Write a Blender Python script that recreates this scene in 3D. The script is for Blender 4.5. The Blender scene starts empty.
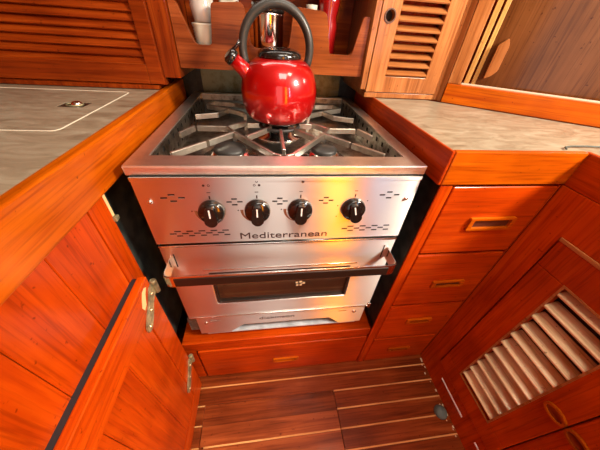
import bpy, math, random
from mathutils import Vector, Matrix
from mathutils.geometry import tessellate_polygon

random.seed(7)
C = bpy.context.scene.collection
ZO = 0.766                      # height of the hob rim above the cabin sole

# ------------------------------------------------------------------ camera
cd = bpy.data.cameras.new('camera'); cam = bpy.data.objects.new('camera', cd); C.objects.link(cam)
f = Vector((0.12908, 0.76569, -0.63013)).normalized()
r = Vector((0.99119, -0.11857, 0.05897)); r = (r - f * r.dot(f)).normalized(); u = r.cross(f)
M = Matrix((r, u, -f)).transposed().to_4x4(); M.translation = Vector((0.21690, -0.37186, 0.17987 + ZO))
cam.matrix_world = M
cd.sensor_width = 36; cd.lens = 36 * 245.56 / 600; cd.clip_start = 0.01
bpy.context.scene.camera = cam

# ------------------------------------------------------------------ world, lights, exposure
w = bpy.data.worlds.new('world'); bpy.context.scene.world = w; w.use_nodes = True
w.node_tree.nodes['Background'].inputs[0].default_value = (1.0, 0.86, 0.70, 1)
w.node_tree.nodes['Background'].inputs[1].default_value = 0.02
vs = bpy.context.scene.view_settings
vs.view_transform = 'Standard'; vs.look = 'None'; vs.gamma = 1; vs.use_curve_mapping = False
vs.exposure = -0.36

def area(name, loc, target, size, energy, color, sy=None):
    l = bpy.data.lights.new(name, 'AREA'); l.energy = energy; l.color = color; l.size = size
    if sy: l.shape = 'RECTANGLE'; l.size_y = sy
    o = bpy.data.objects.new(name, l); C.objects.link(o)
    o.location = Vector(loc) + Vector((0, 0, ZO))
    o.rotation_euler = (Vector(target) - Vector(loc)).to_track_quat('-Z', 'Y').to_euler()
    return o
area('side_portlight', (1.22, -0.50, 0.72), (0.10, -0.08, -0.2), 0.22, 54, (1.0, 0.90, 0.74))  # added key light from the right, with no window modelled there
area('hatch_light', (0.42, -0.55, 1.12), (0.40, -0.30, -0.5), 0.45, 11, (1.0, 0.92, 0.80))
area('galley_lamp', (0.62, -0.12, 0.80), (0.62, 0.10, 0.0), 0.15, 2.5, (1.0, 0.86, 0.66))  # added fill light to brighten the right bulkhead, no lamp fitting
area('shelf_strip_light', (0.25, 0.335, 0.42), (0.25, 0.10, 0.0), 0.42, 0.8, (1.0, 0.90, 0.80), 0.06)  # added strip light to give the hob rim a cream reflection

# ------------------------------------------------------------------ materials
def newmat(name):
    m = bpy.data.materials.new(name); m.use_nodes = True
    return m, m.node_tree, m.node_tree.nodes['Principled BSDF']
def setp(b, **k):
    for a, v in k.items():
        a = a.replace('_', ' ')
        if a in b.inputs: b.inputs[a].default_value = v
def nd(t, kind, **k):
    n = t.nodes.new(kind)
    for a, v in k.items(): setattr(n, a, v)
    return n
def ramp(t, stops):
    n = t.nodes.new('ShaderNodeValToRGB'); e = n.color_ramp.elements
    while len(e) < len(stops): e.new(0.5)
    for el, (p, c) in zip(e, stops): el.position = p; el.color = (*c, 1)
    return n
def wood(name, axis, dark, mid, light, rough=0.30, coat=0.10, rotz=0, scale=1.0, spec=0.12):
    m, t, b = newmat(name)
    tc = nd(t, 'ShaderNodeTexCoord'); oi = nd(t, 'ShaderNodeObjectInfo')
    va = nd(t, 'ShaderNodeVectorMath', operation='ADD')
    mu = nd(t, 'ShaderNodeMath', operation='MULTIPLY'); mu.inputs[1].default_value = 7.0
    t.links.new(oi.outputs['Random'], mu.inputs[0])
    t.links.new(tc.outputs['Object'], va.inputs[0]); t.links.new(mu.outputs[0], va.inputs[1])
    mp = nd(t, 'ShaderNodeMapping')
    s = [60 * scale] * 3; s['xyz'.index(axis)] = 3.0 * scale
    mp0 = nd(t, 'ShaderNodeMapping'); mp0.inputs['Rotation'].default_value = (0, 0, rotz)
    mp.inputs['Scale'].default_value = s
    t.links.new(va.outputs[0], mp0.inputs[0]); t.links.new(mp0.outputs[0], mp.inputs[0])
    n1 = nd(t, 'ShaderNodeTexNoise'); n1.inputs['Scale'].default_value = 1.0
    n1.inputs['Detail'].default_value = 6; n1.inputs['Roughness'].default_value = 0.6; n1.inputs['Distortion'].default_value = 0.5
    t.links.new(mp.outputs[0], n1.inputs['Vector'])
    mp2 = nd(t, 'ShaderNodeMapping'); s2 = [260] * 3; s2['xyz'.index(axis)] = 9
    mp2.inputs['Scale'].default_value = s2; t.links.new(mp0.outputs[0], mp2.inputs[0])
    n2 = nd(t, 'ShaderNodeTexNoise'); n2.inputs['Scale'].default_value = 1.0; n2.inputs['Detail'].default_value = 3
    t.links.new(mp2.outputs[0], n2.inputs['Vector'])
    rp = ramp(t, [(0.28, dark), (0.5, mid), (0.74, light)])
    t.links.new(n1.outputs['Fac'], rp.inputs[0])
    r2 = ramp(t, [(0.34, (0.55, 0.45, 0.42)), (0.5, (1, 1, 1))]); t.links.new(n2.outputs['Fac'], r2.inputs[0])
    mx = nd(t, 'ShaderNodeMix', data_type='RGBA', blend_type='MULTIPLY'); mx.inputs[0].default_value = 0.6
    t.links.new(rp.outputs[0], mx.inputs[6]); t.links.new(r2.outputs[0], mx.inputs[7])
    n3 = nd(t, 'ShaderNodeTexNoise'); n3.inputs['Scale'].default_value = 7; n3.inputs['Detail'].default_value = 3
    t.links.new(mp0.outputs[0], n3.inputs['Vector'])
    r3 = ramp(t, [(0.30, (0.72, 0.66, 0.62)), (0.62, (1.08, 1.08, 1.08))]); t.links.new(n3.outputs['Fac'], r3.inputs[0])
    n4 = nd(t, 'ShaderNodeTexNoise'); n4.inputs['Scale'].default_value = 120; n4.inputs['Detail'].default_value = 2
    t.links.new(mp0.outputs[0], n4.inputs['Vector'])
    r4 = ramp(t, [(0.24, (0.35, 0.25, 0.22)), (0.31, (1, 1, 1))]); t.links.new(n4.outputs['Fac'], r4.inputs[0])
    m3 = nd(t, 'ShaderNodeMix', data_type='RGBA', blend_type='MULTIPLY'); m3.inputs[0].default_value = 1
    m4 = nd(t, 'ShaderNodeMix', data_type='RGBA', blend_type='MULTIPLY'); m4.inputs[0].default_value = 0.8
    t.links.new(mx.outputs[2], m3.inputs[6]); t.links.new(r3.outputs[0], m3.inputs[7])
    t.links.new(m3.outputs[2], m4.inputs[6]); t.links.new(r4.outputs[0], m4.inputs[7])
    t.links.new(m4.outputs[2], b.inputs['Base Color'])
    bp = nd(t, 'ShaderNodeBump'); bp.inputs['Strength'].default_value = 0.08; bp.inputs['Distance'].default_value = 0.0006
    t.links.new(n1.outputs['Fac'], bp.inputs['Height']); t.links.new(bp.outputs[0], b.inputs['Normal'])
    setp(b, Roughness=rough, Coat_Weight=coat, Coat_Roughness=0.12, Specular_IOR_Level=spec)
    return m
TK = ((0.31, 0.026, 0.001), (0.42, 0.044, 0.001), (0.52, 0.068, 0.002))      # varnished red teak
TD = ((0.10, 0.010, 0.001), (0.19, 0.026, 0.002), (0.30, 0.055, 0.005))      # teak with shade put into its colour: left locker, rack
TB = ((0.26, 0.080, 0.018), (0.38, 0.140, 0.040), (0.46, 0.19, 0.065))       # paler, browner teak
TO = ((0.30, 0.044, 0.001), (0.40, 0.074, 0.001), (0.48, 0.105, 0.002))       # honey coloured rails
TF = ((0.09, 0.013, 0.002), (0.19, 0.034, 0.006), (0.30, 0.065, 0.014))      # dark floor
W = {}
for ax in 'xyz':
    W['red_' + ax] = wood('red_teak_' + ax, ax, *TK)
    W['old_' + ax] = wood('old_teak_' + ax, ax, *TD)
    W['pale_' + ax] = wood('pale_teak_' + ax, ax, *TB)
    W['honey_' + ax] = wood('honey_teak_' + ax, ax, *TO)
W['rack_x'] = wood('rack_teak', 'x', (0.11, 0.022, 0.005), (0.20, 0.045, 0.010), (0.30, 0.080, 0.022))  # rack wood darkened in colour to stand for shade
DROT = math.atan2(0.58507, 0.81098)
W['honey_d'] = wood('honey_teak_diagonal', 'x', *TO, rotz=DROT)
W['floor'] = wood('floor_teak', 'x', *TF, rough=0.35, coat=0.1)
W['hatch'] = wood('floor_hatch_teak', 'x', (0.15, 0.026, 0.005), (0.27, 0.056, 0.012), (0.38, 0.095, 0.025), rough=0.35, coat=0.1)
W['strip'] = wood('holly_strip', 'x', (0.50, 0.20, 0.06), (0.66, 0.32, 0.11), (0.78, 0.44, 0.18))
W['slat'] = wood('pale_slat', 'y', (0.82, 0.60, 0.30), (0.90, 0.70, 0.40), (0.93, 0.78, 0.52), rough=0.35, coat=0.3)
W['brown'] = wood('brown_sliding_panel', 'z', (0.07, 0.022, 0.005), (0.11, 0.036, 0.009), (0.15, 0.055, 0.016), rough=0.22, coat=0.5, rotz=DROT, scale=0.45)
W['edge'] = wood('sliding_panel_edge', 'z', (0.40, 0.20, 0.05), (0.52, 0.30, 0.09), (0.60, 0.38, 0.14))

def plain(name, col, rough=0.5, metal=0.0, coat=0.0, noise=0.0, nscale=30, **k):
    m, t, b = newmat(name)
    setp(b, Base_Color=(*col, 1), Roughness=rough, Metallic=metal, Coat_Weight=coat, Coat_Roughness=0.05, **k)
    if noise:
        tc = nd(t, 'ShaderNodeTexCoord'); n = nd(t, 'ShaderNodeTexNoise'); n.inputs['Scale'].default_value = nscale; n.inputs['Detail'].default_value = 5
        t.links.new(tc.outputs['Object'], n.inputs['Vector'])
        rp = ramp(t, [(0.3, tuple(c * (1 - noise) for c in col)), (0.7, tuple(min(1, c * (1 + noise)) for c in col))])
        t.links.new(n.outputs['Fac'], rp.inputs[0]); t.links.new(rp.outputs[0], b.inputs['Base Color'])
    return m
def steel(name, col, rough, aniso=0.0, brushed=True, stain=0.0, stain_col=(0.2, 0.12, 0.06)):
    m, t, b = newmat(name)
    setp(b, Base_Color=(*col, 1), Metallic=1.0, Roughness=rough, Anisotropic=aniso)
    tc = nd(t, 'ShaderNodeTexCoord'); mp = nd(t, 'ShaderNodeMapping'); mp.inputs['Scale'].default_value = (6, 900, 900)
    n = nd(t, 'ShaderNodeTexNoise'); n.inputs['Scale'].default_value = 1; n.inputs['Detail'].default_value = 2
    t.links.new(tc.outputs['Object'], mp.inputs[0]); t.links.new(mp.outputs[0], n.inputs['Vector'])
    if aniso:
        tg = nd(t, 'ShaderNodeTangent', direction_type='RADIAL', axis='Z'); b.inputs['Anisotropic Rotation'].default_value = 0.25; t.links.new(tg.outputs[0], b.inputs['Tangent'])
    if brushed:
        mr = nd(t, 'ShaderNodeMapRange'); mr.inputs[3].default_value = rough * 0.9; mr.inputs[4].default_value = rough * 1.1
        t.links.new(n.outputs['Fac'], mr.inputs[0]); t.links.new(mr.outputs[0], b.inputs['Roughness'])
        bp = nd(t, 'ShaderNodeBump'); bp.inputs['Strength'].default_value = 0.04 if aniso else 0.10; bp.inputs['Distance'].default_value = 0.0002
        t.links.new(n.outputs['Fac'], bp.inputs['Height']); t.links.new(bp.outputs[0], b.inputs['Normal'])
    if stain:
        n2 = nd(t, 'ShaderNodeTexNoise'); n2.inputs['Scale'].default_value = 22; n2.inputs['Detail'].default_value = 6; n2.inputs['Roughness'].default_value = 0.7
        t.links.new(tc.outputs['Object'], n2.inputs['Vector'])
        rp = ramp(t, [(0.46, col), (0.66, tuple(c * (1 - stain) + s * stain for c, s in zip(col, stain_col)))])
        t.links.new(n2.outputs['Fac'], rp.inputs[0]); t.links.new(rp.outputs[0], b.inputs['Base Color'])
    return m
S_PANEL = steel('brushed_steel', (0.80, 0.76, 0.71), 0.37, aniso=1.0)
S_TOP = steel('hob_rim_steel', (0.78, 0.77, 0.70), 0.36, stain=0.35, stain_col=(0.42, 0.38, 0.30))
S_WELL = steel('hob_well_steel', (0.44, 0.40, 0.34), 0.30, stain=0.9, stain_col=(0.06, 0.03, 0.012))
S_GRATE = steel('grate_steel', (0.66, 0.62, 0.54), 0.38, brushed=False, stain=0.5, stain_col=(0.22, 0.14, 0.08))
S_BRIGHT = plain('polished_steel', (0.80, 0.78, 0.75), 0.14, 1.0)
S_SPLASH = steel('splash_plate_steel', (0.20, 0.20, 0.12), 0.42, stain=0.9, stain_col=(0.10, 0.08, 0.03))
BLACK = plain('black_plastic', (0.008, 0.007, 0.006), 0.18, coat=0.4)
RUBBER = plain('dark_grey_rubber', (0.030, 0.030, 0.026), 0.38)
DARK = plain('dark_cavity', (0.012, 0.010, 0.009), 0.8)
RECESSDARK = plain('dark_recess_lining', (0.030, 0.034, 0.030), 0.5, noise=0.7, nscale=40)  # dark mottled tone for the stove recess
CASTIRON = plain('burner_cap_black', (0.02, 0.018, 0.016), 0.5)
BRASSY = plain('patinated_brass', (0.30, 0.27, 0.15), 0.38, 0.6, noise=0.5, nscale=90)
BRASS = plain('pale_brass', (0.75, 0.58, 0.34), 0.3, 1.0)
REDENAMEL = plain('red_enamel', (0.50, 0.002, 0.003), 0.30, 0.5, coat=1.0)
WHITE = plain('white_plastic', (0.52, 0.48, 0.38), 0.35)
WHITEP = plain('white_paint', (0.85, 0.84, 0.80), 0.5)
INK = plain('brown_etched_print', (0.035, 0.010, 0.006), 0.6)
ARC = plain('brown_printed_arc', (0.28, 0.13, 0.06), 0.5)
GASKET = plain('black_gasket', (0.012, 0.014, 0.016), 0.5)
GREYR = plain('grey_green_rubber', (0.10, 0.14, 0.13), 0.6, noise=0.3)
CREAM = plain('cream_headliner', (0.40, 0.33, 0.24), 0.7)
REDPLASTIC = plain('red_plastic', (0.22, 0.004, 0.004), 0.2, coat=0.5)
PALECREAM = plain('cream_label', (0.70, 0.62, 0.40), 0.35)
BARE = plain('bare_chipped_wood', (0.72, 0.46, 0.20), 0.7)
def glass(name, col, rough=0.05, tr=1.0):
    m, t, b = newmat(name); setp(b, Base_Color=(*col, 1), Roughness=rough, Transmission_Weight=tr, IOR=1.45); return m
OVENGLASS = plain('smoked_oven_glass', (0.035, 0.022, 0.015), 0.08, coat=1.0)
CLEAR = glass('clear_plastic', (0.85, 0.84, 0.80), 0.12)
def counter(name, a, b_, c):
    m, t, b = newmat(name)
    tc = nd(t, 'ShaderNodeTexCoord'); mp = nd(t, 'ShaderNodeMapping'); mp.inputs['Scale'].default_value = (9, 22, 9); mp.inputs['Rotation'].default_value = (0, 0, 0.35)
    t.links.new(tc.outputs['Object'], mp.inputs[0])
    n = nd(t, 'ShaderNodeTexNoise'); n.inputs['Scale'].default_value = 1.6; n.inputs['Detail'].default_value = 8; n.inputs['Roughness'].default_value = 0.65; n.inputs['Distortion'].default_value = 1.2
    t.links.new(mp.outputs[0], n.inputs['Vector'])
    rp = ramp(t, [(0.30, a), (0.52, b_), (0.75, c)]); t.links.new(n.outputs['Fac'], rp.inputs[0]); t.links.new(rp.outputs[0], b.inputs['Base Color'])
    setp(b, Roughness=0.35); return m
CTOP = counter('grey_beige_laminate', (0.15, 0.105, 0.065), (0.255, 0.20, 0.135), (0.36, 0.31, 0.23))
SEAM = plain('cream_inlay', (0.70, 0.64, 0.50), 0.5)
def emis(name, col, s):
    m, t, b = newmat(name); setp(b, Base_Color=(0, 0, 0, 1), Emission_Color=(*col, 1), Emission_Strength=s); return m

# ------------------------------------------------------------------ mesh helpers
class MB:
    def __init__(s): s.v = []; s.f = []; s.sm = []
    def add(s, vs, fs, smooth=False):
        k = len(s.v); s.v += [Vector(a) for a in vs]
        for fc in fs: s.f.append([i + k for i in fc]); s.sm.append(smooth)
        return s
    def box(s, a, b):
        x0, y0, z0 = a; x1, y1, z1 = b
        if x0 > x1: x0, x1 = x1, x0
        if y0 > y1: y0, y1 = y1, y0
        if z0 > z1: z0, z1 = z1, z0
        return s.add([(x0,y0,z0),(x1,y0,z0),(x1,y1,z0),(x0,y1,z0),(x0,y0,z1),(x1,y0,z1),(x1,y1,z1),(x0,y1,z1)],
              [(3,2,1,0),(4,5,6,7),(0,1,5,4),(1,2,6,5),(2,3,7,6),(3,0,4,7)])
    def obox(s, c, h, R):
        c = Vector(c); vs = []
        for z in (-1, 1):
            for x, y in ((-1,-1),(1,-1),(1,1),(-1,1)): vs.append(c + R @ Vector((x*h[0], y*h[1], z*h[2])))
        return s.add(vs, [(3,2,1,0),(4,5,6,7),(0,1,5,4),(1,2,6,5),(2,3,7,6),(3,0,4,7)])
    def bar(s, p, q, wd, ht):            # rectangular bar, ht measured up z
        p, q = Vector(p), Vector(q); d = q - p; L = d.length; X = d.normalized()
        Y = Vector((0,0,1)).cross(X).normalized(); Z = X.cross(Y)
        return s.obox((p + q) / 2, (L/2, wd/2, ht/2), Matrix((X, Y, Z)).transposed())
    def tube(s, pts, rad, n=12, cap=True, flat=1.0, flat_axis=None):
        pts = [Vector(p) for p in pts]; rs = rad if isinstance(rad, (list, tuple)) else [rad] * len(pts)
        vs = []; fs = []; prev = None
        for i, p in enumerate(pts):
            d = (pts[min(i+1, len(pts)-1)] - pts[max(i-1, 0)]).normalized()
            if prev is None:
                a = Vector((0,1,0)) if abs(d.y) < 0.9 else Vector((1,0,0)); prev = d.cross(a).normalized()
            n1 = (prev - d * prev.dot(d)).normalized(); n2 = d.cross(n1); prev = n1
            for k in range(n):
                t = 2*math.pi*k/n; o = n1*math.cos(t)*rs[i] + n2*math.sin(t)*rs[i]
                if flat_axis is not None:
                    fa = Vector(flat_axis); o += fa * o.dot(fa) * (flat - 1)
                vs.append(p + o)
        m = len(pts)
        for i in range(m-1):
            for k in range(n): fs.append((i*n+k, i*n+(k+1)%n, (i+1)*n+(k+1)%n, (i+1)*n+k))
        s.add(vs, fs, True)
        if cap:
            s.add([vs[k] for k in range(n)], [tuple(reversed(range(n)))]); s.add([vs[(m-1)*n+k] for k in range(n)], [tuple(range(n))])
        return s
    def lathe(s, prof, c, n=32, axis=(0,0,1), smooth=True):
        Z = Vector(axis).normalized(); X = Z.orthogonal().normalized(); Y = Z.cross(X); c = Vector(c)
        vs = []; fs = []
        for (r_, z_) in prof:
            for k in range(n):
                t = 2*math.pi*k/n; vs.append(c + X*r_*math.cos(t) + Y*r_*math.sin(t) + Z*z_)
        for i in range(len(prof)-1):
            for k in range(n): fs.append((i*n+k, i*n+(k+1)%n, (i+1)*n+(k+1)%n, (i+1)*n+k))
        s.add(vs, fs, smooth)
        if prof[0][0] > 1e-5: s.add(vs[:n], [tuple(reversed(range(n)))])
        if prof[-1][0] > 1e-5: s.add(vs[-n:], [tuple(range(n))])
        return s
    def prism(s, outer, holes, fn, t0, t1):   # fn(u, v, t) -> point
        loops = [list(outer)] + [list(h) for h in holes]; flat = [p for l in loops for p in l]
        tri = tessellate_polygon([[Vector((p[0], p[1], 0)) for p in l] for l in loops])
        n = len(flat)
        vs = [fn(p[0], p[1], t0) for p in flat] + [fn(p[0], p[1], t1) for p in flat]; fs = []
        def orient(t):
            a, b, c = (flat[i] for i in t)
            return (b[0]-a[0])*(c[1]-a[1]) - (b[1]-a[1])*(c[0]-a[0])
        for t in tri:
            t = tuple(t)
            if abs(orient(t)) < 1e-12: continue
            if orient(t) < 0: t = t[::-1]
            fs.append(t); fs.append(tuple(i + n for i in reversed(t)))
        k = 0
        for l in loops:
            for i in range(len(l)): fs.append((k+i, k+(i+1)%len(l), n+k+(i+1)%len(l), n+k+i))
            k += len(l)
        return s.add(vs, fs)
    def build(s, name, mat, parent=None, bevel=0, seg=2, origin=None, fix=True):
        off = Vector((0, 0, ZO)); vs = [v + off for v in s.v]
        lo = Vector([min(v[i] for v in vs) for i in range(3)]); hi = Vector([max(v[i] for v in vs) for i in range(3)])
        c = Vector(((lo.x+hi.x)/2, (lo.y+hi.y)/2, lo.z)) if origin is None else Vector(origin) + off
        me = bpy.data.meshes.new(name); me.from_pydata([v - c for v in vs], [], s.f)
        for p, sm in zip(me.polygons, s.sm): p.use_smooth = sm
        me.materials.append(mat); me.update()
        import bmesh
        bm = bmesh.new(); bm.from_mesh(me); bmesh.ops.remove_doubles(bm, verts=bm.verts, dist=1e-6)
        if fix: bmesh.ops.recalc_face_normals(bm, faces=bm.faces)
        bm.to_mesh(me); bm.free()
        o = bpy.data.objects.new(name, me); C.objects.link(o)
        if parent is not None: o.parent = parent; o.location = c - ORG[parent.name]
        else: o.location = c
        ORG[o.name] = c
        if bevel:
            md = o.modifiers.new('bevel', 'BEVEL'); md.width = bevel; md.segments = seg; md.limit_method = 'ANGLE'; md.angle_limit = math.radians(40); md.harden_normals = False
        return o
ORG = {}
def thing(name, label, cat, loc, group=None):
    o = bpy.data.objects.new(name, None); C.objects.link(o); o.empty_display_size = 0.03
    o.location = Vector(loc) + Vector((0, 0, ZO)); ORG[o.name] = o.location.copy()
    return tag(o, label, cat, group)
def tag(o, label, cat, group=None):
    o['label'] = label; o['category'] = cat
    if group: o['group'] = group
    return o
def struct(name, mb, m, **k):
    o = mb.build(name, m, **k); o['kind'] = 'structure'; o.name = name; return o
def copy_tree(o, parent=None):
    c = o.copy(); C.objects.link(c); c.parent = parent
    for ch in list(o.children): copy_tree(ch, c)
    return c
def lettering(text, name, mat, parent, x0, x1, z, y, h, bold=0.0, depth=0.0004, shear=0.0):
    cu = bpy.data.curves.new('t', 'FONT'); cu.body = text; cu.size = 1; cu.extrude = 0.01; cu.offset = bold; cu.shear = shear
    o = bpy.data.objects.new('t', cu); C.objects.link(o); bpy.context.view_layer.update()
    me = bpy.data.meshes.new_from_object(o.evaluated_get(bpy.context.evaluated_depsgraph_get()))
    xs = [v.co.x for v in me.vertices]; ys = [v.co.y for v in me.vertices]
    sx = (x1 - x0) / (max(xs) - min(xs)); sy = h / (max(ys) - min(ys))
    c = Vector((x0, y, z + ZO))
    for v in me.vertices:
        v.co = Vector(((v.co.x - min(xs)) * sx, -depth if v.co.z > 0 else depth, (v.co.y - min(ys)) * sy))
    me.materials.clear(); me.materials.append(mat); me.name = name
    bpy.data.objects.remove(o)
    ob = bpy.data.objects.new(name, me); C.objects.link(ob); ob.parent = parent; ob.location = c - ORG[parent.name]
    return ob
XZ = lambda y0: (lambda a, b, t: (a, y0 + t, b))      # prism in the x-z plane, thickness along y
YZ = lambda x0: (lambda a, b, t: (x0 + t, a, b))
XY = lambda z0: (lambda a, b, t: (a, b, z0 + t))
def rect(x0, x1, z0, z1): return [(x0, z0), (x1, z0), (x1, z1), (x0, z1)]
def rrect(x0, x1, z0, z1, r_, n=5):
    o = []
    for cx, cy, a in ((x1-r_, z0+r_, -90), (x1-r_, z1-r_, 0), (x0+r_, z1-r_, 90), (x0+r_, z0+r_, 180)):
        for k in range(n+1):
            t = math.radians(a + 90*k/n); o.append((cx + r_*math.cos(t), cy + r_*math.sin(t)))
    return o
def smooth_poly(pts, rad=0.012, n=5):
    out = []; m = len(pts)
    for i in range(m):
        p, a, b = Vector(pts[i][:2]), Vector(pts[i-1][:2]), Vector(pts[(i+1) % m][:2])
        rr = pts[i][2] if len(pts[i]) > 2 else rad
        if rr <= 0: out.append(tuple(p)); continue
        da, db = (a-p), (b-p); q = min(rr, da.length*0.45, db.length*0.45)
        A, B = p + da.normalized()*q, p + db.normalized()*q
        for k in range(n+1):
            t = k/n; out.append(tuple(A*(1-t)**2 + p*2*t*(1-t) + B*t*t))
    return out

# ------------------------------------------------------------------ room shell
FZ = -0.766
fl = MB(); fl.box((-1.15, -1.75, FZ-0.04), (1.75, 0.8, FZ-0.006)); struct('floor', fl, W['floor'])
# sole boards as part of the floor structure
HX0, HX1, HY0, HY1 = 0.004, 0.419, -0.70, -0.152
plank = MB(); strip = MB()
ys = [-0.004 - 0.0505*k for k in range(0, 34)]
for k in range(len(ys)-1):
    y1, y0 = ys[k] - 0.002, ys[k+1] + 0.002
    segs = [(-0.10, 0.86)]
    if y1 > HY0 and y0 < HY1: segs = [(-0.10, HX0-0.001), (HX1+0.001, 0.86)]
    for a, b in segs:
        yy1 = y1
        plank.box((a, y0, FZ-0.006), (b, yy1, FZ))
        if k: strip.box((a, ys[k]-0.002, FZ-0.006), (b, ys[k]+0.002, FZ-0.0003))
o = plank.build('floor', W['floor'], bevel=0.0006, seg=1); o['kind'] = 'structure'
o = strip.build('trim_1', W['strip']); o['kind'] = 'structure'
h = thing('floor_hatch', 'removable teak sole board with pale strips set into the floor left of the seam', 'floor hatch', ((HX0+HX1)/2, -0.4, FZ))
hb = MB(); hs = MB()
for k in range(3, 14):
    y1, y0 = ys[k]-0.002, ys[k+1]+0.002
    if y1 > HY1: y1 = HY1
    if y0 < HY0: y0 = HY0
    if y1 <= y0: continue
    hb.box((HX0+0.001, y0, FZ-0.006), (HX1-0.001, y1-0.0004, FZ+0.0006))
    if k > 3: hs.box((HX0+0.012, ys[k]-0.002, FZ-0.006), (HX1-0.001, ys[k]+0.002, FZ+0.0005))
hb.build('boards', W['hatch'], h, bevel=0.0006, seg=1); hs.build('inlay_strip', W['strip'], h)

struct('wall_left', MB().box((-1.15, -1.75, FZ), (-1.10, 0.8, 1.2)), W['red_y'])
struct('wall_right', MB().box((1.70, -1.75, FZ), (1.75, 0.8, 1.2)), W['red_y'])
struct('wall_back', MB().box((-1.15, 0.75, FZ), (1.75, 0.80, 1.2)), W['red_x'])
# ceiling with a hatch opening, wall behind the camera with openings for added glowing panels
struct('ceiling', MB().prism(rect(-1.15, 1.75, -1.75, 0.8), [rect(0.15, 0.75, -0.85, -0.25)], XY(1.15), 0, 0.05), CREAM)
struct('window_1', MB().box((0.15, -0.85, 1.18), (0.75, -0.25, 1.19)), emis('hatch_daylight', (1.0, 0.95, 0.9), 1.0))
wf = MB().prism(rect(-1.10, 1.70, FZ, 1.15), [rect(-0.20, 0.46, -0.70, 0.95), rect(0.74, 0.98, -0.65, 0.9), rect(1.20, 1.35, -0.65, 0.9)], XZ(-1.75), 0, 0.05)
struct('wall_front', wf, W['red_z'])
struct('window_2', MB().box((-0.20, -1.765, -0.70), (0.46, -1.755, 0.95)), emis('companionway_daylight', (1.0, 0.92, 0.84), 2.2))  # added glowing panel that gives the steel its whitish reflection
struct('window_3', MB().box((1.20, -1.765, -0.65), (1.35, -1.755, 0.9)), emis('portlight_daylight', (0.50, 0.72, 1.0), 22))  # added bluish glow strip, reflected as a band in the stove panel
struct('window_4', MB().box((0.74, -1.765, -0.65), (0.98, -1.755, 0.9)), emis('sunlit_orange_curtain', (1.0, 0.27, 0.005), 22))  # orange glow strip added to colour a reflection band on the stove

# ------------------------------------------------------------------ left galley unit
XL = -0.034
lc = thing('base_cabinet', 'varnished teak base cabinet left of the stove, with an overlaid door on two cranked hinges', 'cabinet', (-0.3, -0.5, FZ))
body = MB()
yy = -0.021; k = 0
body.box((-0.9, -1.5, FZ), (XL-0.012, -0.0215, -0.031))
y1 = -0.0615
while y1 > -1.5:
    y0 = max(y1 - 0.088, -1.5); body.box((XL-0.012, y0, FZ+0.001), (XL, y1-0.0008, -0.031)); y1 = y0
body.build('side_panel', W['red_z'], lc, bevel=0.0012, seg=1)
MB().box((XL-0.012, -0.0605, FZ+0.001), (XL+0.001, -0.021, -0.031)).build('corner_stile', W['red_z'], lc, bevel=0.001)
MB().box((XL-0.004, -0.0208, -0.080), (XL+0.0015, -0.0150, -0.033)).build('worn_edge_strip', BARE, lc, bevel=0.001)['label'] = 'pale worn strip at the top corner of the cabinet'
MB().box((XL-0.004, -0.0240, -0.088), (XL+0.006, -0.0130, -0.0805)).build('corner_catch', BRASSY, lc, bevel=0.001)
# door laid over the face
DX0, DX1 = XL+0.009, -0.010
DY0, DY1, DZ0, DZ1 = -0.62, -0.050, -0.735, -0.197
MB().box((XL, DY0+0.01, DZ0+0.01), (DX0, DY1-0.004, DZ1-0.0015)).build('door_gasket', GASKET, lc)
dr = MB()
FRW = 0.062
dr.box((DX0, DY0, DZ1-FRW), (DX1, DY1, DZ1)).box((DX0, DY0, DZ0), (DX1, DY1, DZ0+FRW))
dr.box((DX0, DY1-0.05, DZ0+FRW), (DX1, DY1, DZ1-FRW)).box((DX0, DY0, DZ0+FRW), (DX1, DY0+FRW, DZ1-FRW))
door = dr.build('door', W['red_y'], lc, bevel=0.0015)
pn = MB(); y1 = DY1-0.05
while y1 > DY0+FRW+0.001:
    y0 = max(y1-0.082, DY0+FRW); pn.box((DX0+0.002, y0, DZ0+FRW), (DX1-0.0015, y1-0.0008, DZ1-FRW)); y1 = y0
pn.build('planked_panel', W['red_z'], door, bevel=0.0012, seg=1)
chip = MB().prism([(-0.070,-0.206),(-0.064,-0.211),(-0.074,-0.219),(-0.084,-0.236),(-0.094,-0.240),(-0.097,-0.229),(-0.088,-0.216),(-0.079,-0.207)], [], YZ(DX1), -0.0005, 0.0004)
chip.build('chipped_varnish', BARE, door)['label'] = 'pale chip of missing varnish near the top corner of the door'
def hinge(zc):
    yk = DY1
    mb = MB()
    mb.lathe([(0.005, -0.017), (0.006, -0.015), (0.006, 0.015), (0.005, 0.017)], (DX1+0.004, yk+0.005, zc), 14)
    out = [(yk+0.004, zc+0.014), (yk-0.012, zc+0.012), (yk-0.030, zc-0.008), (yk-0.052, zc-0.022), (yk-0.066, zc-0.036), (yk-0.066, zc-0.050), (yk-0.052, zc-0.052), (yk-0.034, zc-0.038), (yk-0.016, zc-0.018), (yk+0.004, zc-0.012)]
    mb.prism(smooth_poly(out, 0.006, 3), [], YZ(DX1), 0.0, 0.0035)
    mb.prism(smooth_poly([(yk+0.004, zc+0.010), (yk+0.022, zc+0.007), (yk+0.022, zc-0.007), (yk+0.004, zc-0.010)], 0.003, 3), [], YZ(XL+0.001), 0.0, 0.0035)
    mb.box((XL+0.002, yk+0.002, zc-0.009), (DX1+0.003, yk+0.0055, zc+0.009))
    hg = mb.build('hinge', BRASSY, door, bevel=0.0006, seg=1)
    for a, b in ((-0.012, -0.002), (-0.034, -0.022), (-0.056, -0.042)):
        MB().lathe([(0.0001, 0.0056), (0.0026, 0.0052), (0.0034, 0.0036), (0.0034, 0.003)], (DX1, yk+a, zc+b), 10, (1,0,0)).build('screw', BRASS, hg)
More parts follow.
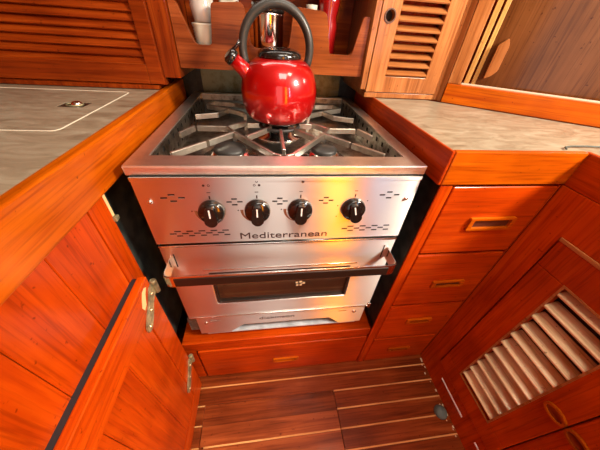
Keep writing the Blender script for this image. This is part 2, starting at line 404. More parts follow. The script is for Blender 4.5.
hinge(-0.232); hinge(-0.560)

# countertop, left
ct = thing('countertop', 'grey-beige laminate countertop left of the stove with a teak edge and a lift-out lid', 'countertop', (-0.3, 0, 0))
FT = 0.0375
MB().prism([(-1.08, -1.5), (-0.037, -1.5), (-0.037, 0.345), (-1.08, 0.345)], [rrect(-0.60, -0.091, 0.04, 0.307, 0.012)], XY(0.005), 0, 0.031).build('worktop', CTOP, ct)
lid = MB().prism(rrect(-0.5985, -0.0925, 0.0415, 0.3055, 0.011), [rrect(-0.168, -0.122, 0.170, 0.205, 0.004)], XY(0.005), 0, 0.031).build('lid', CTOP, ct)
MB().prism(rrect(-0.601, -0.090, 0.039, 0.308, 0.013), [rrect(-0.5985, -0.0925, 0.0415, 0.3055, 0.011)], XY(0.006), 0, 0.0305).build('lid_seam', SEAM, ct)['label'] = 'cream line round the lift-out lid'
rp_ = MB().box((-0.168, 0.170, 0.026), (-0.122, 0.205, 0.0352)).build('ring_pull', plain('dark_bronze', (0.05, 0.03, 0.02), 0.4, 0.7), lid)
MB().lathe([(0.001, 0.0075), (0.006, 0.007), (0.009, 0.004), (0.009, 0.0)], (-0.141, 0.188, 0.0345), 16).build('latch_button', S_BRIGHT, rp_)
tr_ = MB(); tr_.tube([(-0.145+0.014*math.cos(a), 0.188+0.012*math.sin(a), 0.0362) for a in [i*math.pi/8 for i in range(17)]], 0.0015, 8, cap=False); tr_.build('ring', BRASSY, rp_)
MB().box((-0.037, -1.5, -0.030), (-0.020, 0.50, FT)).build('edge_rail', W['honey_y'], ct, bevel=0.0025)

# louvred locker above the left counter
ll = thing('wall_locker', 'dark red teak locker with closed louvres standing on the left counter', 'cupboard', (-0.5, 0.4, 0.037))
fr = MB()
fr.box((-1.08, 0.339, FT), (-0.037, 0.70, 0.046)).box((-1.08, 0.345, 0.046), (-0.057, 0.36, 0.0475))
fr.box((-0.0185, 0.345, 0.063), (0.018, 0.365, 0.62)).box((-0.036, 0.347, 0.0466), (-0.0185, 0.365, 0.62))
fr.box((0.000, 0.365, 0.063), (0.018, 0.70, 0.62)).box((-1.08, 0.36, 0.60), (-0.0, 0.70, 0.62)).box((-1.08, 0.345, 0.585), (-0.0185, 0.36, 0.62))
fr.build('frame', W['old_z'], ll, bevel=0.001)
dm = MB()
dm.box((-1.07, 0.342, 0.0485), (-0.054, 0.358, 0.088)).box((-0.0535, 0.342, 0.0485), (-0.0225, 0.358, 0.584)).box((-1.07, 0.342, 0.545), (-0.054, 0.358, 0.584)).box((-1.07, 0.342, 0.089), (-1.03, 0.358, 0.545))
ld = dm.build('door', W['old_x'], ll, bevel=0.001)
sl = MB(); z = 0.094
while z < 0.545:
    R = Matrix.Rotation(math.radians(58), 3, 'X'); sl.obox((-0.542, 0.352, z), (0.489, 0.0092, 0.0024), R); z += 0.0158
sl.box((-1.03, 0.362, 0.089), (-0.054, 0.366, 0.545))
sl.build('louvres', W['old_x'], ld, bevel=0.0012)

# ------------------------------------------------------------------ stove recess lining
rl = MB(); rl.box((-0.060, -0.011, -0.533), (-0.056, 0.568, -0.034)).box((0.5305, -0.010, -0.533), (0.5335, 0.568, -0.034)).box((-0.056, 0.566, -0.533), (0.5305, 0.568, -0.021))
tag(rl.build('recess_lining', RECESSDARK), 'dark grimy lining of the stove recess seen in the gap beside the stove', 'lining')
sp = MB().box((0.02, 0.565, -0.02), (0.475, 0.570, 0.30))
spo = sp.build('splash_plate', S_SPLASH); tag(spo, 'stained greenish steel splash plate on the bulkhead behind the stove top', 'splashback')
struct('wall_recess', MB().box((-0.06, 0.572, -0.03), (0.55, 0.60, 0.6)), RECESSDARK)

# ------------------------------------------------------------------ stove
st = thing('stove', 'stainless steel gimballed gas stove with four black knobs and an oven below', 'stove', (0.25, 0.25, -0.51))
YP = -0.006
# hob rim: a frame with a lip
rim = MB().prism(rect(0, 0.5, 0, 0.515), [rect(0.027, 0.473, 0.039, 0.498)], XY(-0.003), 0, 0.003)
rim.box((0, 0, -0.0165), (0.5, 0.003, -0.003)).box((0, 0.003, -0.0165), (0.003, 0.515, -0.003)).box((0.497, 0.003, -0.0165), (0.5, 0.515, -0.003)).box((0.003, 0.512, -0.0165), (0.497, 0.515, -0.003))
rim.build('hob_rim', S_TOP, st, bevel=0.0008)
WD = -0.052
def holes(n, a, b, z_):
    o = []
    for zz, off in ((z_[0], 0), (z_[1], 0.5)):
        for k in range(n):
            c = a + (b-a)*(k+0.5+off*0.9)/n
            if c > b - 0.005: continue
            o.append(rect(c-0.0055, c+0.0055, zz-0.0050, zz+0.0050))
    return o
for x0, sg in ((0.027, 1), (0.473, -1)):
    MB().prism(rect(0.039, 0.498, WD, -0.003), holes(13, 0.05, 0.49, (-0.014, -0.038)), YZ(x0), 0, 0.0012*sg).build('perforated_side', S_WELL, st)
MB().prism(rect(0.027, 0.473, WD, -0.003), [], XZ(0.4975), 0, 0.0012).build('well_back', S_WELL, st)
MB().prism(rect(0.027, 0.473, WD, -0.003), [], XZ(0.039), -0.0012, 0).build('well_front', S_WELL, st)
for x0, x1 in ((0.0245, 0.0255), (0.4745, 0.4755)): MB().box((x0, 0.040, WD), (x1, 0.497, -0.004)).build('side_backing', DARK, st)
deck = MB().box((0.024, 0.034, WD-0.002), (0.476, 0.502, WD))
deck.build('burner_deck', S_WELL, st)
ins = MB().box((0.006, 0.0, -0.40), (0.011, 0.50, -0.017)).box((0.489, 0.0, -0.40), (0.494, 0.50, -0.017)).box((0.011, 0.495, -0.40), (0.489, 0.50, -0.017)).box((0.011, 0.0, -0.43), (0.489, 0.50, -0.40))
ins.build('casing', plain('dull_dark_steel', (0.10, 0.10, 0.09), 0.5, 0.6), st)
BUR = [(0.142, 0.145, 0.040), (0.345, 0.145, 0.034), (0.252, 0.300, 0.044)]
for (bx, by, br) in BUR:
    b_ = MB().lathe([(br*1.5, 0), (br*1.45, 0.004), (br*1.05, 0.006), (br, 0.016), (br*0.7, 0.018)], (bx, by, WD), 28).build('burner', S_BRIGHT, st)
    MB().lathe([(br*0.84, 0.016), (br*0.84, 0.022), (br*0.75, 0.026), (0.0001, 0.027)], (bx, by, WD), 28).build('burner_cap', CASTIRON, b_)
# pan supports: flat steel bars on edge
GT = -0.007; BH = 0.012; GZ = GT - BH/2
def grate(bars, name='pan_support'):
    mb = MB()
    for p, q in bars: mb.bar((p[0], p[1], GZ), (q[0], q[1], GZ), 0.0065, BH)
    return mb.build(name, S_GRATE, st, bevel=0.0008, seg=1)
def feet(mb_pts):
    mb = MB()
    for p in mb_pts: mb.box((p[0]-0.004, p[1]-0.004, WD), (p[0]+0.004, p[1]+0.004, GT-BH*0.4))
    return mb
for sx in (1, -1):
    X = lambda v: v if sx == 1 else 0.5 - v
    P = lambda a, b: (X(a), b)
    grate([(P(.050,.068), P(.100,.124)), (P(.104,.128), P(.150,.182)), (P(.150,.182), P(.232,.066)), (P(.066,.216), P(.132,.216)), (P(.132,.216), P(.150,.182)),
           (P(.060,.216), P(.040,.170)), (P(.232,.066), P(.245,.060)), (P(.132,.216), P(.172,.262))])
    grate([(P(.058,.400), P(.118,.366)), (P(.118,.366), P(.165,.330)), (P(.058,.400), P(.070,.440)), (P(.070,.440), P(.130,.430)), (P(.130,.430), P(.180,.395)), (P(.118,.366), P(.095,.320)), (P(.095,.320), P(.045,.300))])
    for q in ([P(.150,.182), P(.232,.068), P(.165,.330)]): feet([q]).build('support_foot', S_GRATE, st)
cg = [((.252+.030*math.cos(a), .245+.030*math.sin(a)), (.252+.105*math.cos(a), .245+.125*math.sin(a))) for a in (math.radians(d) for d in (45, 135, 225, 315))]
cg += [((.252, .205), (.252, .085)), ((.205, .245), (.175, .245)), ((.299, .245), (.33, .245))]
grate(cg, 'centre_support')
tr2 = MB(); tr2.tube([(.252+.046*math.cos(a), .245+.046*math.sin(a), GT-0.004) for a in [i*math.pi/16 for i in range(33)]], 0.004, 8, cap=False); tr2.build('trivet_ring', CASTIRON, st)

# control panel with stamped vent slots
def slot(x, z_, l=0.0062, h_=0.0016): return rect(x-l, x+l, z_-h_, z_+h_)
HL = []
for cx in (0.060, 0.442): HL += [slot(cx, -0.049, 0.0055), slot(cx-0.013, -0.055, 0.0055), slot(cx+0.015, -0.055, 0.0055), slot(cx+0.001, -0.0615, 0.0055)]
for cx in (0.160, 0.239, 0.323): HL += [slot(cx, -0.059, 0.0048), slot(cx-0.009, -0.065, 0.0045), slot(cx+0.0095, -0.065, 0.0045), slot(cx, -0.071, 0.0048)]
for k in range(5): HL += [slot(0.042+0.0215*k+0.009, -0.1285, 0.006), slot(0.042+0.0215*k, -0.134, 0.006), slot(0.042+0.0215*k+0.011, -0.1395, 0.0055)]
for k in range(4): HL += [slot(0.372+0.0255*k+0.010, -0.1285, 0.0065), slot(0.372+0.0255*k-0.002, -0.134, 0.006), slot(0.372+0.0255*k+0.011, -0.1395, 0.006)]
PX0, PX1 = 0.0065, 0.4935
MB().prism(rect(PX0, PX1, -0.1585, -0.0168), HL, XZ(YP), 0, 0.0006).build('control_panel', S_PANEL, st)
MB().box((PX0, YP+0.002, -0.158), (PX1, 0.0, -0.017)).build('panel_backing', DARK, st)
MB().box((PX0-0.0005, YP-0.0012, -0.0235), (PX1+0.0005, YP, -0.0168)).build('panel_fold', S_PANEL, st)
def knob(x):
    kz = -0.083
    k_ = MB().lathe([(0.0228, 0), (0.0232, 0.003), (0.0222, 0.010), (0.020, 0.0125), (0.0001, 0.013)], (x, YP, kz), 36, (0,-1,0)).build('knob', BLACK, st, origin=(x, YP, kz))
    MB().prism(smooth_poly([(x-0.0075, kz+0.0195), (x+0.0075, kz+0.0195), (x+0.0115, kz-0.013), (x+0.004, kz-0.0205), (x-0.004, kz-0.0205), (x-0.0115, kz-0.013)], 0.006, 4), [], XZ(YP-0.012), -0.010, 0).build('grip', BLACK, k_, bevel=0.0035, seg=3)
    MB().box((x-0.0012, YP-0.0226, kz+0.000), (x+0.0012, YP-0.0215, kz+0.0165)).build('pointer_line', WHITEP, k_)['label'] = 'white pointer line'
    return k_
KX = [0.120, 0.199, 0.276, 0.377]
k0 = knob(KX[0])
for x in KX[1:]:
    c = copy_tree(k0, st); c.location.x += x - KX[0]
    if x == KX[3]: c.rotation_euler.y = math.radians(-16)
def ngon(x, z_, r_): return [(x+r_*math.cos(a), z_+r_*math.sin(a)) for a in [i*math.pi/6 for i in range(12)]]
def dot(x, z_, r_=0.0022, ring=False):
    MB().prism(ngon(x, z_, r_), [ngon(x, z_, r_*0.6)] if ring else [], XZ(YP-0.0003), 0, 0.0003).build('burner_mark', INK, st)
dot(0.114, -0.032); dot(0.122, -0.032, ring=True)
dot(0.196, -0.032, ring=True); dot(0.204, -0.032); dot(0.200, -0.025, ring=True)
dot(0.278, -0.026, 0.0026)
for x in KX:
    MB().box((x-0.0012, YP-0.0003, -0.0585), (x+0.0012, YP, -0.052)).build('index_mark', INK, st)
    MB().box((x-0.003, YP-0.0003, -0.046), (x+0.003, YP, -0.0448)).build('off_mark', INK, st)
for x in KX[:3]: dot(x-0.034, -0.083, 0.0013)
for dx, dz in ((-0.030, 0.006), (-0.029, -0.019), (0.026, 0.016)): dot(KX[3]+dx, -0.083+dz, 0.0012)
for x in KX[:3]:
    o_ = []; i_ = []
    for k in range(13):
        a = math.radians(178 + 72*k/12); t = k/12
        ro = 0.0305 - 0.0015*t; ri = ro - 0.0050*(1-t) - 0.0006
        o_.append((x+ro*math.cos(a), -0.083+ro*math.sin(a))); i_.append((x+ri*math.cos(a), -0.083+ri*math.sin(a)))
    MB().prism(o_ + i_[::-1], [], XZ(YP-0.0003), 0, 0.0003).build('flame_arc', ARC, st)
lettering('Mediterranean', 'lettering', INK, st, 0.163, 0.335, -0.1515, YP-0.0004, 0.0150, bold=0.0)
def screw(x, z_, y=YP, r_=0.004):
    MB().lathe([(r_, 0), (r_, 0.0015), (r_*0.6, 0.003), (0.0001, 0.0034)], (x, y, z_), 14, (0,-1,0)).build('screw', S_BRIGHT, st)
screw(0.024, -0.062); screw(0.478, -0.063)

# oven door
OZ0, OZ1 = -0.422, -0.1625
od = MB().prism(rect(PX0+0.001, PX1-0.001, OZ0, OZ1), [rrect(0.088, 0.413, -0.366, -0.272, 0.004)], XZ(YP), 0, 0.010).build('oven_door', S_PANEL, st, bevel=0.001)
MB().box((PX0+0.001, YP-0.0025, OZ1-0.0045), (PX1-0.001, YP+0.002, OZ1)).build('door_top_edge', S_BRIGHT, od, bevel=0.001)
MB().box((PX0+0.001, YP-0.0025, OZ0), (PX1-0.001, YP+0.002, OZ0+0.0035)).build('door_bottom_edge', S_BRIGHT, od, bevel=0.001)
MB().box((0.086, YP+0.007, -0.368), (0.415, YP+0.0095, -0.270)).build('oven_window', OVENGLASS, od)
bev = MB().prism(rrect(0.0895, 0.4115, -0.3645, -0.2735, 0.004), [rrect(0.0935, 0.4075, -0.360, -0.277, 0.003)], XZ(YP+0.0015), 0, 0.005)
bev.build('window_bezel', plain('dark_bezel', (0.10, 0.08, 0.07), 0.25, 0.8), od, bevel=0.0006)
MB().box((0.075, YP-0.0012, -0.2405), (0.42, YP, -0.2370)).build('pressed_ridge', S_BRIGHT, od, bevel=0.0005)
MB().box((0.086, YP-0.0008, -0.262), (0.405, YP, -0.248)).build('vent_shadow_gap', plain('dark_vent', (0.05,0.035,0.03), 0.4, 0.6), od)  # dark strip laid on the door above the window
hd = MB()
hy = -0.060; zt = -0.192; zb = -0.221
prof = smooth_poly([(0.020, YP+0.001, 0), (0.020, hy, 0.014), (0.482, hy, 0.014), (0.482, YP+0.001, 0), (0.4795, YP+0.001, 0), (0.4795, hy+0.0025, 0.012), (0.0225, hy+0.0025, 0.012), (0.0225, YP+0.001, 0)], 0.012, 5)
hd.prism(prof, [], lambda a, b, t: (a, b, zb + t + (0.0 if True else 0)), 0, 0.029)
hd.build('door_handle', S_BRIGHT, od, bevel=0.0007)
gr = MB().box((0.040, hy-0.0014, zb+0.002), (0.462, hy+0.0001, zb+0.023)).build('handle_grip', plain('dark_brown_grip', (0.012, 0.006, 0.004), 0.35), od, bevel=0.0005)
for x in (0.0290, 0.4715): MB().box((x-0.0012, YP-0.0006, -0.224), (x+0.0012, YP, -0.186)).build('handle_slot', DARK, od)
st_ = MB()
for a, b in ((0.283, -0.309), (0.292, -0.307), (0.284, -0.319), (0.293, -0.318), (0.300, -0.312)): st_.box((a-0.003, YP+0.0062, b-0.003), (a+0.003, YP+0.0068, b+0.003))
st_.build('window_sticker', PALECREAM, od)  # bright squares of a reflection painted onto the oven glass
# plinth panel with a cut-out
KZ1, KZ0 = -0.4255, -0.505
kp = [(0.024, KZ1), (0.024, KZ0), (0.105, KZ0), (0.142, KZ0+0.032), (0.385, KZ0+0.032), (0.418, KZ0), (0.484, KZ0), (0.484, KZ1)]
MB().prism(kp, [slot(0.070, -0.443, 0.013, 0.0018), slot(0.420, -0.443, 0.012, 0.0018)], XZ(YP+0.001), 0, 0.0015).build('plinth_panel', S_PANEL, st)
MB().box((0.024, 0.002, KZ0+0.034), (0.484, 0.004, KZ1)).build('plinth_backing', DARK, st)
lettering('dickinson', 'maker_lettering', INK, st, 0.186, 0.282, -0.4530, YP+0.0005, 0.0115, bold=0.0)
screw(0.046, -0.451, YP+0.001, 0.005); screw(0.455, -0.449, YP+0.001, 0.006)
MB().box((0.04, -0.003, -0.512), (0.47, 0.40, -0.508)).build('drip_tray', plain('grey_white_tray', (0.62, 0.66, 0.70), 0.35, 0.3, noise=0.35, nscale=25), st)
for x in (0.0, 0.50):
    s_ = 1 if x < 0.2 else -1
    gm = MB().lathe([(0.012, -0.014), (0.012, 0.004)], (x+0.012*s_-0.012*s_, 0.24, -0.06), 16, (1,0,0)); gm.build('gimbal_pivot', BRASSY, st)
MB().box((0.4865, YP-0.004, -0.428), (0.496, YP+0.006, -0.408)).build('door_latch', S_BRIGHT, st, bevel=0.002)
lb = MB().box((-0.004, 0.004, -0.50), (0.020, 0.030, -0.44)); lb.build('locking_bracket', plain('grey_cast', (0.16, 0.14, 0.12), 0.6, 0.5, noise=0.5, nscale=120), st, bevel=0.002)

# ------------------------------------------------------------------ plinth unit below the stove
pl = thing('stove_plinth', 'low teak plinth with one wide drawer directly under the stove', 'drawer unit', (0.25, 0.1, FZ))
MB().box((-0.034, -0.019, -0.577), (0.5230, 0.60, -0.5335)).box((-0.034, 0.01, FZ), (0.5230, 0.60, -0.577)).box((-0.034,-0.019,FZ), (-0.004,0.01,-0.577)).build('sill', W['red_x'], pl, bevel=0.002)
def drawer(par, x0, x1, z0, z1, pull, y=-0.022):
    d = MB().box((x0, y, z0), (x1, y+0.018, z1)).build('drawer', W['red_x'], par, bevel=0.0028, seg=3)
    cx, cz, hw, hh = pull
    p = MB().prism(rrect(cx-hw, cx+hw, cz-hh, cz+hh, 0.003), [rrect(cx-hw+0.009, cx+hw-0.009, cz-hh+0.006, cz+hh-0.005, 0.0025)], XZ(y-0.006), 0, 0.0075).build('pull', W['honey_x'], d, bevel=0.0018)
    MB().box((cx-hw+0.006, y-0.0006, cz-hh+0.003), (cx+hw-0.006, y+0.0001, cz+hh-0.003)).build('finger_recess', plain('dark_finger_slot', (0.07, 0.012, 0.004), 0.5), p)
    return d
drawer(pl, 0.001, 0.5225, -0.7600, -0.580, (0.262, -0.680, 0.042, 0.011))

# ------------------------------------------------------------------ drawer column to the right
dc = thing('drawer_cabinet', 'tall teak stack of four drawers right of the stove', 'drawer cabinet', (0.65, 0.1, FZ))
XR = 0.776
fm = MB()
fm.box((0.536, -0.019, FZ), (0.553, 0.34, -0.028)).box((0.553, -0.005, FZ), (XR-0.001, 0.0, -0.028)).box((0.772, -0.0232, FZ), (XR-0.0005, -0.005, -0.028))
fm.build('frame', W['red_z'], dc, bevel=0.001)
MB().box((0.524, -0.0235, FZ), (0.548, -0.0192, -0.0265)).build('face_stile', W['red_z'], dc, bevel=0.0015)
for z0, z1, p in ((-0.2015, -0.030, (0.675, -0.116, 0.052, 0.0155)), (-0.4065, -0.2085, (0.672, -0.316, 0.044, 0.0125)), (-0.5965, -0.4135, (0.663, -0.496, 0.040, 0.011)), (-0.762, -0.6035, (0.659, -0.682, 0.040, 0.010))):
    drawer(dc, 0.551, 0.7715, z0, z1, p, y=-0.0235)

# right countertop
rc = thing('countertop', 'pale grey laminate countertop right of the stove, narrowing to a teak-fronted corner', 'countertop', (0.75, 0.1, 0))
Dd = Vector((0.81098, -0.58507, 0)); Dn = Vector((0.58507, 0.81098, 0)); D0 = Vector((0.702, 0.323, 0))
dg = lambda s, o, z_: tuple(D0 + Dd*s + Dn*o + Vector((0, 0, z_)))
e1 = D0 + Dd*0.85
MB().prism([(0.519, 0.345), (0.519, -0.016), (0.784, -0.016), (0.784, -1.2), (1.65, -1.2), (1.65, e1.y), (e1.x, e1.y), (D0.x, D0.y), (D0.x-0.03, 0.345)], [], XY(0.005), 0, 0.031).build('worktop', CTOP, rc)
MB().box((0.5145, -0.0255, -0.0245), (0.520, 0.50, FT)).box((0.5205, -0.015, -0.0245), (0.53, 0.34, 0.004)).build('side_rail', W['red_y'], rc, bevel=0.002)
MB().box((0.5205, -0.0265, -0.0240), (XR-0.001, -0.016, FT)).build('front_rail', W['honey_x'], rc, bevel=0.002)
MB().box((XR, -1.2, -0.026), (0.784, -0.018, FT)).build('return_rail', W['red_y'], rc, bevel=0.002)
cdm = MB(); cpts = [(0.742, -0.012, FT+0.001), (0.748, -0.004, FT+0.0015), (0.765, 0.001, FT+0.0015), (0.80, 0.002, FT+0.0015), (0.86, -0.004, FT+0.0015), (0.92, -0.02, FT+0.0015), (0.99, -0.05, FT+0.0015)]
cdm.tube(cpts, 0.0014, 8); tag(cdm.build('cord', plain('grey_green_cord', (0.05, 0.06, 0.05), 0.5)), 'thin grey-green cord lying on the near edge of the right counter', 'cord')

# ------------------------------------------------------------------ right cabinet with louvred doors
rg = thing('louvred_cabinet', 'dark red teak base cabinet on the right with louvred doors and oval finger pulls', 'cabinet', (0.9, -0.4, FZ))
bd = MB().prism(rect(-1.2, -0.0236, FZ, -0.0265), [rect(-0.318+0.0, -0.083, -0.662, -0.108), rect(-0.60, -0.322, -0.662, -0.108)], YZ(XR), 0, 0.018)
bd.box((1.2, -1.2, FZ), (1.22, -0.026, -0.03)).box((XR+0.018, -0.05, FZ), (1.2, -0.03, -0.03))
bd.build('face_frame', W['red_z'], rg, bevel=0.001)
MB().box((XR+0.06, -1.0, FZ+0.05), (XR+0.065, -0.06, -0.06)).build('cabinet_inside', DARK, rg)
MB().box((XR-0.004, -0.60, -0.113), (XR, -0.086, -0.105)).build('door_lip', W['pale_y'], rg, bevel=0.0015)
def ldoor(y0, y1, oy0, oy1, pz=-0.387, far=True):
    z0, z1 = -0.660, -0.110; oz0, oz1 = -0.598, -0.176
    d = MB()
    d.box((XR-0.003, y0, oz1), (XR+0.016, y1, z1)).box((XR-0.003, y0, z0), (XR+0.016, y1, oz0))
    d.box((XR-0.003, oy1, oz0+0.0004), (XR+0.016, y1, oz1-0.0004)).box((XR-0.003, y0, oz0+0.0004), (XR+0.016, oy0, oz1-0.0004))
    do = d.build('door', W['red_z'], rg, bevel=0.0018)
    s = MB(); z = oz0 + 0.019
    R = Matrix.Rotation(math.radians(-24), 3, 'Y')
    while z < oz1 - 0.010:
        s.obox((XR+0.011, (oy0+oy1)/2, z), (0.0140, (oy1-oy0)/2, 0.0042), R); z += 0.0385
    s.build('louvres', W['slat'], do, bevel=0.003, seg=3)['label'] = 'pale honey louvre slats'
    MB().prism(rect(oy0-0.002, oy1+0.002, oz0-0.002, oz1+0.002), [rect(oy0+0.002, oy1-0.002, oz0+0.002, oz1-0.002)], YZ(XR-0.0045), 0, 0.002).build('louvre_bead', W['pale_y'], do)
    cy = (y0 + 0.021) if far else (y1 - 0.020)
    ov = lambda a, b: [(cy+a*math.cos(t), pz+b*math.sin(t)) for t in [i*math.pi/14 for i in range(28)]]
    p = MB().prism(ov(0.0210, 0.0140), [ov(0.0165, 0.0098)], YZ(XR-0.0085), 0, 0.0065).build('finger_pull', W['honey_y'], do, bevel=0.0015)
    bl = MB(); n = 28; rings = [(1.0, 0.0), (0.8, 0.0022), (0.45, 0.003), (0.02, 0.0032)]; vs_ = []; fs_ = []
    for sc, dp in rings: vs_ += [(XR-0.0062+dp, cy+0.0168*sc*math.cos(t), pz+0.0100*sc*math.sin(t)) for t in [i*2*math.pi/n for i in range(n)]]
    for i in range(len(rings)-1):
        for k in range(n): fs_.append((i*n+k, i*n+(k+1)%n, (i+1)*n+(k+1)%n, (i+1)*n+k))
    bl.add(vs_, fs_, True).build('hollow', W['old_y'], p)
    return do
ldoor(-0.3165, -0.087, -0.264, -0.148)
ldoor(-0.596, -0.3195, -0.540, -0.372, far=False)
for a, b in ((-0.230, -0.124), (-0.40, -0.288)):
    MB().box((XR-0.0015, a, -0.704), (XR, b, -0.6985)).build('toe_strip', WHITEP, rg)['label'] = 'thin white strip along the foot of the cabinet'  # streaks of light at the toe, built as thin white strips
dsx = MB().lathe([(0.019, 0), (0.020, 0.004), (0.017, 0.012), (0.010, 0.017), (0.0001, 0.019)], (0.752, -0.200, FZ+0.0), 24)
tag(dsx.build('door_stop', GREYR), 'small grey-green rubber bump on the floor beside the right cabinet', 'door stop')
db = MB()
for k in range(22):
    y = -0.025 - 0.27*random.random(); s_ = random.uniform(0.0006, 0.0022)
    xx = XR-0.003-random.random()**2*0.012; db.box((xx-s_, y-s_*1.8, FZ), (xx+s_, y+s_*1.8, FZ+s_*0.8))
o = tag(db.build('crumbs', PALECREAM), 'pale crumbs and flakes along the foot of the right cabinet', 'crumbs'); o['kind'] = 'stuff'

# ------------------------------------------------------------------ right bulkhead locker
bl = thing('wall_locker', 'pale teak locker with an open-louvred door and round finger hole on the right counter', 'cupboard', (0.59, 0.5, 0.037))
YB = 0.345
bf = MB()
bf.box((0.4735, YB, 0.056), (0.4875, YB+0.02, 0.62)).box((0.4875, YB, FT), (0.700, YB+0.02, 0.050)).box((0.690, YB-0.001, FT), (0.700, YB+0.02, 0.62)).prism([(0.700, YB+0.02), (0.700, YB-0.001), (0.7015, 0.3245), (0.7135, 0.3405)], [], XY(FT), 0, 0.58).box((0.4875, YB, 0.585), (0.690, YB+0.02, 0.62))
bf.box((0.4735, YB+0.02, 0.056), (0.4875, 0.70, 0.62)).box((0.690, YB+0.02, FT), (0.700, 0.70, 0.62)).box((0.4875, YB+0.02, 0.60), (0.690, 0.70, 0.62)).box((0.4875, YB+0.02, FT), (0.69, 0.70, 0.050))
bf.build('frame', W['pale_z'], bl, bevel=0.001)
ddm = MB()
hx, hz = 0.5105, 0.209
circ = lambda r_: [(hx+r_*math.cos(t), hz+r_*math.sin(t)) for t in [i*math.pi/12 for i in range(24)]]
x0, x1, z0, z1 = 0.4885, 0.689, 0.0515, 0.584; ox0, ox1, oz0, oz1 = 0.534, 0.648, 0.089, 0.545
ddm.prism(rect(x0, x1, z0, z1), [rect(ox0, ox1, oz0, oz1), circ(0.0115)], XZ(YB-0.003), 0, 0.018)
bdo = ddm.build('door', W['pale_z'], bl, bevel=0.001)
s = MB(); z = oz0 + 0.009; R = Matrix.Rotation(math.radians(28), 3, 'X')
while z < oz1 - 0.003:
    s.obox(((ox0+ox1)/2, YB+0.006, z), ((ox1-ox0)/2, 0.0105, 0.0024), R); z += 0.0182
s.build('louvres', W['pale_x'], bdo, bevel=0.0012)
MB().box((ox0-0.01, YB+0.045, oz0-0.02), (ox1+0.01, YB+0.048, oz1)).build('inner_panel', W['red_z'], bdo)
MB().prism(circ(0.0142), [circ(0.0108)], XZ(YB-0.0050), 0, 0.003).build('finger_hole_ring', plain('dark_bronze_ring', (0.10, 0.05, 0.03), 0.35, 0.6), bdo, bevel=0.0008)
MB().prism(circ(0.012), [], XZ(YB+0.013), 0, 0.001).build('finger_hole_back', DARK, bdo)

# ------------------------------------------------------------------ diagonal locker with sliding panels
dl = thing('sliding_door_locker', 'teak locker on the right counter with brown sliding panels behind a honey ledge', 'cupboard', dg(0.3, 0.1, 0.037))
def dbox(mb, s0, s1, o0, o1, z0, z1):
    c = Vector(dg((s0+s1)/2, (o0+o1)/2, (z0+z1)/2)); R = Matrix((Dd, Dn, Vector((0,0,1)))).transposed()
    return mb.obox(c, (abs(s1-s0)/2, abs(o1-o0)/2, abs(z1-z0)/2), R)
dbox(MB(), 0.001, 0.90, 0.0, 0.020, FT, 0.083).build('ledge', W['honey_d'], dl, bevel=0.0015)
dbox(MB(), 0.0005, 0.032, 0.002, 0.020, 0.0835, 0.62).build('post', W['pale_z'], dl, bevel=0.0015)
dbox(MB(), 0.033, 0.90, 0.002, 0.020, 0.52, 0.62).build('header', W['red_x'], dl, bevel=0.0015)
trk = MB(); dbox(trk, 0.0, 0.90, 0.0205, 0.075, 0.060, 0.074); trk.build('track', W['red_x'], dl)
rails = MB(); dbox(rails, 0.034, 0.90, 0.0205, 0.0225, 0.0745, 0.086); rails.build('track_lip', plain('worn_light_edge', (0.60, 0.48, 0.36), 0.5), dl)
pa = dbox(MB(), 0.038, 0.050, 0.026, 0.034, 0.0745, 0.53).build('sliding_panel', W['edge'], dl, bevel=0.001)
pb = MB(); dbox(pb, 0.058, 0.86, 0.046, 0.052, 0.0745, 0.53); pb = pb.build('sliding_panel', W['brown'], dl)
dbox(MB(), 0.056, 0.066, 0.0425, 0.054, 0.0745, 0.53).build('panel_edge', W['edge'], pb, bevel=0.001)
hq = [(0.078, 0.100), (0.092, 0.108), (0.101, 0.120), (0.101, 0.170), (0.094, 0.186), (0.086, 0.178), (0.078, 0.172)]
MB().prism(smooth_poly(hq, 0.004, 3), [], lambda a, b, t: dg(a, 0.046 - t, b), 0, 0.020).build('pull', W['pale_z'], pb, bevel=0.006, seg=3)

# ------------------------------------------------------------------ rack behind the stove
rk = thing('cup_rack', 'teak rack with deep rounded cut-outs fixed across the bulkhead behind the stove', 'rack', (0.245, 0.45, 0.08))
YR = 0.358
T = 0.207
MB().box((0.0195, YR, 0.335), (0.472, 0.519, 0.347)).build('upper_shelf', W['old_x'], rk)  # unseen board added over the rack to shade its inside
pts = [(0.0195, 0.083, 0), (0.472, 0.083, 0), (0.472, 0.203, 0.006), (0.455, 0.205, 0.010), (0.4385, 0.128, 0.010), (0.381, 0.128, 0.006), (0.3665, 0.207, 0.014),
       (0.290, 0.212, 0.012), (0.279, 0.131, 0.014), (0.191, 0.131, 0.014), (0.177, 0.212, 0.012), (0.108, T, 0.008), (0.099, 0.131, 0.008), (0.062, 0.131, 0.009), (0.034, 0.206, 0.006), (0.0195, 0.207, 0)]
MB().prism(smooth_poly(pts, 0.01, 6), [], XZ(YR), 0, 0.014).build('front_board', W['rack_x'], rk, bevel=0.002)
MB().box((0.0195, YR+0.014, 0.086), (0.472, 0.52, 0.098)).build('shelf', W['old_x'], rk)
MB().box((0.0195, 0.52, 0.083), (0.472, 0.53, 0.60)).build('back_board', W['old_x'], rk)
for x in (0.160, 0.310): MB().box((x, YR+0.015, 0.0985), (x+0.006, 0.519, 0.190)).build('divider', W['old_z'], rk)

